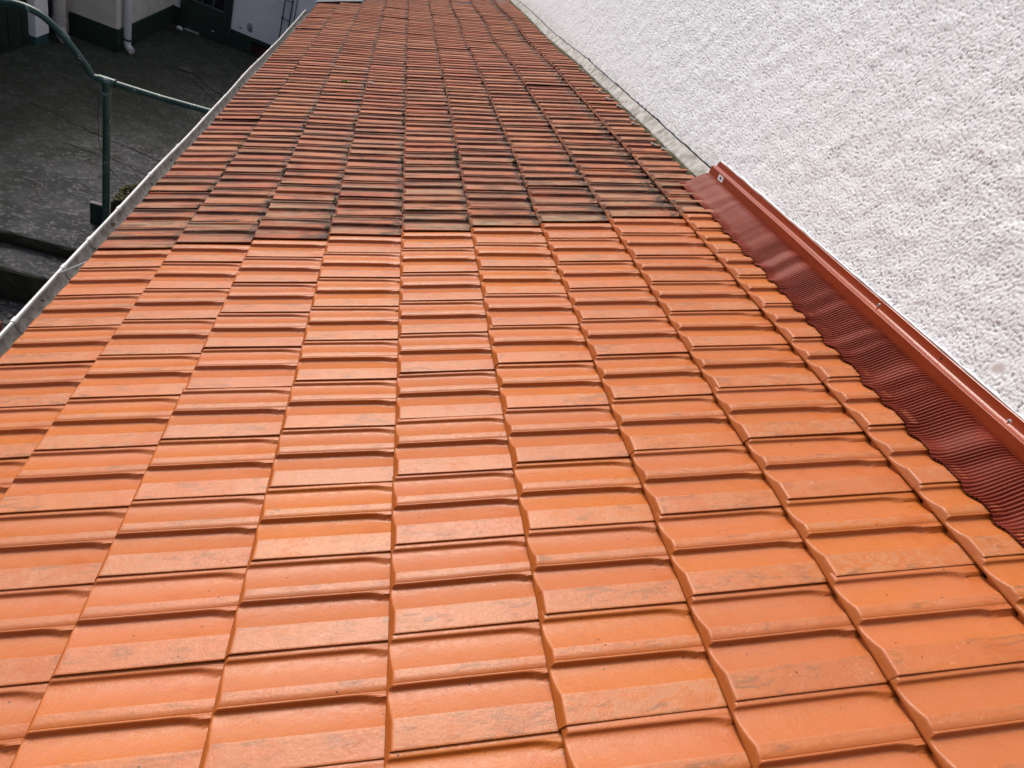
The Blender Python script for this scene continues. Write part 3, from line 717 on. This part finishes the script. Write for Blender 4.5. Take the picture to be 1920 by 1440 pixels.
# ---- cream building on the left with dark green plinth
cb = empty('cream_building', (-4.5, 11.0, CZ + G)); tag(cb, 'cream plastered building with dark green plinth in the courtyard corner', 'building')
XC, YC = -3.13, 9.44; PHt = 0.285; YD = 11.80
mb = MB(); mb.box((-8, YC, G), (XC, 15, 0.6), 0.03); mb.build('wall', M['plaster'], cb)
mb = MB(); mb.box((-3.68, YC - .016, G), (XC + .016, YC + 0.3, G + PHt), .012); mb.build('plinth', M['plinth'], cb)
mb = MB(); mb.box((XC - .3, YC + .3002, G), (XC + .0158, YD - .001, G + PHt), .006); mb.build('plinth', M['plinth'], cb)
# side wing with boarded gate
wg = empty('green_boarded_wing', (-4.2, 7.5, CZ + G)); tag(wg, 'low wing faced with dark green boards at the far left', 'shed')
XG = -3.74
mb = MB(); mb.box((-7, 3.0, G), (XG - .03, YC - .001, -0.3)); mb.build('wall', M['plinth'], wg)
y = 4.2
while y < 9.40:
    w_ = 0.15
    if not (8.60 < y + w_ and y < 8.93):
        mb = MB(); mb.box((XG - .0295, y, G + .03 + random.uniform(0, .02)), (XG + random.uniform(-.004, .004), min(y + w_ - .006, 9.42), G + 2.3), .003); mb.build('board', M['green_wood'], wg)
    y += w_
pl = MB(); pl.box((XG - .029, 8.60, G + .10), (XG + .05, 8.92, -0.2), .006); pl.build('pilaster', M['plaster2'], wg)
pl = MB(); pl.box((XG - .029, 8.605, G), (XG + .045, 8.915, G + .0995), .004); pl.build('pilaster_foot', mat_plain('teal_paint', (.03, .09, .10), .6, .3, .3), wg)
# grey downpipe in the recess
dp = empty('grey_downpipe', (-3.6, 9.10, CZ + G)); tag(dp, 'thick grey downpipe with spout beside the white pilaster', 'downpipe')
px, py = -3.635, 9.06
mb = MB(); mb.tube([(px, py, G + .26), (px, py, -0.25)], .066, 16); mb.build('pipe', M['pvc_grey'], dp, True)
mb = MB(); mb.tube([(px, py, G + .245), (px, py, G + .285)], .075, 16); mb.build('collar', M['pvc_grey'], dp, True)
mb = MB(); mb.tube([(px, py, G + .25), (px, py, G + .17), (px + .03, py - .03, G + .11), (px + .09, py - .07, G + .065)], .064, 16); mb.build('spout', M['pvc_grey'], dp, True)
# white downpipe at the corner
wp = empty('white_downpipe', (-3.05, 9.6, CZ + G)); tag(wp, 'white downpipe with curved shoe on the cream building corner', 'downpipe')
px, py = XC + .065, YC + .14
mb = MB(); mb.tube([(px, py, G + .17), (px, py, 0.55)], .046, 16); mb.build('pipe', M['pvc'], wp, True)
mb = MB(); mb.tube([(px, py, G + .155), (px, py, G + .175)], .048, 16); mb.build('joint', M['hole'], wp, True)
mb = MB(); mb.tube([(px, py, G + .16), (px, py, G + .11), (px + .02, py - .02, G + .075), (px + .075, py - .05, G + .05)], .0455, 16); mb.build('shoe', M['pvc'], wp, True)

# ---- rear white house with door
rh = empty('rear_house', (0, 13, CZ + G)); tag(rh, 'white plastered house with dark green plinth behind the yard', 'house')
mb = MB(); mb.box((XC - .002, YD, G), (1.50, 15.5, 1.5)); mb.build('wall', M['plaster2'], rh)
mb = MB(); mb.box((-2.265, YD - .018, G), (-1.93, YD - .0005, G + .275), .004); mb.box((-1.58, YD - .018, G), (1.45, YD - .0005, G + .275), .004); mb.box((-1.93, YD - .018, G + .205), (-1.58, YD - .0005, G + .275)); mb.box((-1.93, YD - .018, G), (-1.58, YD - .0005, G + .045)); mb.build('plinth', M['plinth'], rh)
mb = MB(); mb.box((XC + .017, YD - .018, G), (-3.025, YD - .0005, G + .275), .004); mb.build('plinth', M['plinth'], rh)
mb = MB(); mb.box((-1.93, YD - .006, G + .045), (-1.58, YD - .0012, G + .205)); v_ = mb.build('vent', M['hole'], rh)
for k in range(3):
    mb = MB(); mb.box((-1.92, YD - .02, G + .06 + k * .045), (-1.59, YD - .0065, G + .078 + k * .045)); mb.build('vent_slat', M['louvre'], v_)
# flaked paint patch
t_ = NT('flaked_paint', 0.8, 0.2); tv = t_.coord(); t_.color(t_.mix(t_.ramp(t_.noise(tv, 18, 5, .7), .42, .58), (.60, .62, .66), (.20, .24, .31)))
for cx, cz, sx_, sz_ in ((-1.99, .415, .045, .07), (-2.13, .345, .02, .025), (-1.965, .36, .03, .03)):
    mb = MB(); pts = []
    for k in range(14):
        a_ = 2 * math.pi * k / 14; q = random.uniform(.6, 1.15); pts.append((cx + sx_ * q * math.cos(a_), YD - .0025, G + cz + sz_ * q * math.sin(a_)))
    mb.poly(pts); mb.build('flaked_patch', t_.m, rh)
# door
dr = empty('green_door', (-2.64, YD - .05, CZ + G)); tag(dr, 'dark green half-glazed door in the rear white house', 'door')
xL, xR, zT = -3.02, -2.27, G + 2.05
for n_, a, b in (('frame_post', (xL, YD - .06, G), (xL + .085, YD - .001, zT)), ('frame_post', (xR - .05, YD - .06, G), (xR, YD - .001, zT)), ('frame_head', (xL + .0855, YD - .06, zT - .07), (xR - .0505, YD - .001, zT))):
    mb = MB(); mb.box(a, b, .004); mb.build(n_, M['door'], dr)
lx0, lx1 = xL + .088, xR - .053
mb = MB(); mb.box((lx0, YD - .035, G + .01), (lx1, YD - .002, zT - .075)); leaf = mb.build('leaf', M['door'], dr)
zs0 = G + .47
def rail(x0, x1, z0, z1, nm='rail', yy=.048, bev=.004):
    mb = MB(); mb.box((x0, YD - yy, z0), (x1, YD - .0355, z1), bev); return mb.build(nm, M['door_bar'] if nm == 'sill' else M['door'], leaf)
rail(lx0, lx0 + .05, G + .01, zT - .08, 'stile'); rail(lx1 - .07, lx1, G + .01, zT - .08, 'stile')
rail(lx0 + .0505, lx1 - .0705, G + .01, G + .10); rail(lx0 + .0505, lx1 - .0705, G + .23, G + .255); rail(lx0 + .0505, lx1 - .0705, G + .385, G + .465)
rail(lx0 + .0505, lx1 - .0705, zs0 - .004, zs0 + .016, 'sill', .056, .003)
nc, nr = 3, 5; gx0, gx1 = lx0 + .052, lx1 - .072; gz0, gz1 = zs0 + .018, zT - .16
for i in range(nc):
    for j in range(nr):
        a0 = gx0 + (gx1 - gx0) * i / nc; a1 = gx0 + (gx1 - gx0) * (i + 1) / nc; b0 = gz0 + (gz1 - gz0) * j / nr; b1 = gz0 + (gz1 - gz0) * (j + 1) / nr
        mb = MB(); mb.box((a0 + .008, YD - .0375, b0 + .008), (a1 - .008, YD - .0358, b1 - .008)); mb.build('pane', M['glass'], leaf)
        if i < nc - 1: mb = MB(); mb.box((a1 - .0075, YD - .05, b0), (a1 + .0075, YD - .0357, b1 - .0002), .003); mb.build('glazing_bar', M['door_bar'], leaf)
        if j < nr - 1: mb = MB(); mb.box((a0 + .0078, YD - .049, b1 - .0075), (a1 - .0078, YD - .0357, b1 + .0075), .003); mb.build('glazing_bar', M['door_bar'], leaf)
lump('paper_scrap', (-2.52, YD - .058, G + .14), (.022, .004, .010), M['pvc'], 'tiny white scrap stuck low on the green door', 'scrap')
# wall ladder and its neighbour pipe
ld = empty('wall_ladder', (-1.45, YD - .06, CZ + G + .45)); tag(ld, 'thin dark metal ladder fixed to the rear white wall', 'ladder')
for x, zb in ((-1.512, .46), (-1.398, .62)):
    mb = MB(); mb.tube([(x, YD - .07, G + zb), (x, YD - .07, 1.4)], .009, 8); mb.build('side_rail', M['iron'], ld, True)
zr = G + .755
while zr < 1.3:
    mb = MB(); mb.tube([(-1.512, YD - .07, zr), (-1.398, YD - .07, zr)], .006, 8); mb.build('rung', M['iron'], ld, True); zr += .285
for zz in (.745, 1.6): mb = MB(); mb.box((-1.526, YD - .08, G + zz), (-1.505, YD - .001, G + zz + .035)); mb.build('wall_bracket', M['iron'], ld)
lp = empty('thin_downpipe', (-1.366, YD - .05, CZ + G + .45)); tag(lp, 'thin white downpipe beside the ladder on the rear wall', 'downpipe')
mb = MB(); mb.tube([(-1.365, YD - .05, G + .45), (-1.365, YD - .05, 1.45)], .017, 10); mb.build('pipe', M['pvc'], lp, True)
mb = MB(); mb.tube([(-1.336, YD - .02, G + .45), (-1.336, YD - .02, 1.45)], .006, 8); mb.build('cable', M['iron'], lp, True)
mb = MB(); mb.tube([(-1.515, YD - .012, G + .46), (-1.52, YD - .012, G + .0)], .004, 6); tag(mb.build('loose_wire', M['pvc_grey'], None, True), 'thin wire running down the rear white wall below the ladder', 'wire').location = (0, 0, CZ)

# ---- green pipe handrail
hr = empty('pipe_handrail', (-1.73, 5.013, CZ - 3.45)); tag(hr, 'dark green pipe handrail with curved end over the courtyard steps', 'handrail')
YP = 5.013; zr = -1.871; xp_ = -1.725; RR = 0.0255
mb = MB(); mb.tube([(xp_, YP, zr), (xp_ - .001, YP, -3.45)], RR, 16); mb.build('post', M['pipe_green'], hr, True)
mb = MB(); mb.tube([(-1.80, YP, zr - .004), (xp_ + .02, YP, zr), (-1.38, YP, -1.856), (-0.72, YP, -1.80)], RR * .93, 16); mb.build('rail', M['pipe_green'], hr, True)
mb = MB(); mb.tube([(-1.775, YP, zr - .003), (-1.672, YP, zr + .001)], RR * 1.2, 16); mb.tube([(xp_, YP, zr - .01), (xp_, YP, zr - .075)], RR * 1.2, 16); mb.build('tee_fitting', M['pipe_green'], hr, True)
mb = MB(); mb.tube([(-1.672, YP, zr + .001), (-1.664, YP, zr + .001)], RR * 1.28, 16); mb.build('collar', M['iron'], hr, True)
key = [(-1.806, -1.878), (-1.824, -1.862), (-1.854, -1.790), (-1.925, -1.710), (-2.017, -1.636), (-2.108, -1.592), (-2.198, -1.575), (-2.288, -1.584), (-2.349, -1.606), (-2.45, -1.66), (-2.56, -1.76), (-2.64, -1.90), (-2.68, -2.1), (-2.69, -2.5), (-2.69, -3.1)]
key[2] = (-1.852, -1.822); key[3] = (-1.925, -1.738); key[4] = (-2.017, -1.650)
pts = []
for i in range(len(key) - 1):
    p0 = Vector(key[max(i - 1, 0)]); p1 = Vector(key[i]); p2 = Vector(key[i + 1]); p3 = Vector(key[min(i + 2, len(key) - 1)])
    for k in range(6):
        t = k / 6; p = .5 * ((2 * p1) + (p2 - p0) * t + (2 * p0 - 5 * p1 + 4 * p2 - p3) * t * t + (3 * p1 - p0 - 3 * p2 + p3) * t ** 3); pts.append((p.x, YP, p.y))
pts.append((key[-1][0], YP, key[-1][1]))
mb = MB(); mb.tube(pts, RR * .95, 14); mb.build('curved_end', M['pipe_green'], hr, True)
mb = MB(); pts = [(-1.765, YP - .03, -1.95), (-1.772, YP - .03, -2.15), (-1.765, YP - .03, -2.35), (-1.70, YP - .05, -2.5), (-1.60, YP - .02, -2.62), (-1.45, YP + .1, -2.75), (-1.25, YP + .2, -2.80)]
mb.tube(pts, .0022, 6); tag(mb.build('hanging_wire', M['iron'], None, True), 'thin wire hanging from the handrail post', 'wire').location = (0, 0, CZ)
# ---- low wall with moss at the post
lw = empty('low_wall', (-1.4, 5.3, CZ - 3.6)); tag(lw, 'low dark wall stub with moss-covered top behind the handrail post', 'wall')
mb = MB(); mb.box((-1.72, 5.08, -3.6), (-0.84, 5.42, G + .235), .02); mb.build('masonry', M['riser'], lw)
mb = MB(); mb.box((-1.85, 5.04, -3.6), (-1.722, 5.075, G + .185), .004); mb.build('end_panel', M['green_wood'], lw)
mb = MB(); mb.box((-1.852, 5.035, G + .186), (-1.722, 5.08, G + .196), .002); mb.build('metal_edge', M['gravel'], lw)
bm = bmesh.new()
for i in range(900):
    x = random.uniform(-1.70, -1.25); y = random.uniform(5.1, 5.40)
    q = math.exp(-((x + 1.50) / .19) ** 2 - ((y - 5.27) / .16) ** 2); zz = G + .235 + .15 * q * random.uniform(.4, 1)
    if q < .12: continue
    k = bmesh.ops.create_icosphere(bm, subdivisions=1, radius=random.uniform(.006, .016))
    for v in k['verts']: v.co = v.co * random.uniform(.6, 1.4) + Vector((x, y, zz))
me = bpy.data.meshes.new('moss_cushion'); bm.to_mesh(me); bm.free(); me.materials.append(M['moss'])
tag(ob('moss_cushion', me, None, (0, 0, CZ)), 'yellowish moss cushion on top of the low wall behind the handrail post', 'moss', kind='stuff')

# the yard lies deeper than it was drawn: scale it about the eye point
KY = 3.6 / 3.1
for o in list(S.objects):
    if o in YARD0 or o.parent is not None or o.type not in ('MESH', 'EMPTY'): continue
    p = Vector(o.location) - Vector((0, 0, CZ))
    o.location = Vector((0, 0, CZ)) + p * KY; o.scale = (KY, KY, KY)
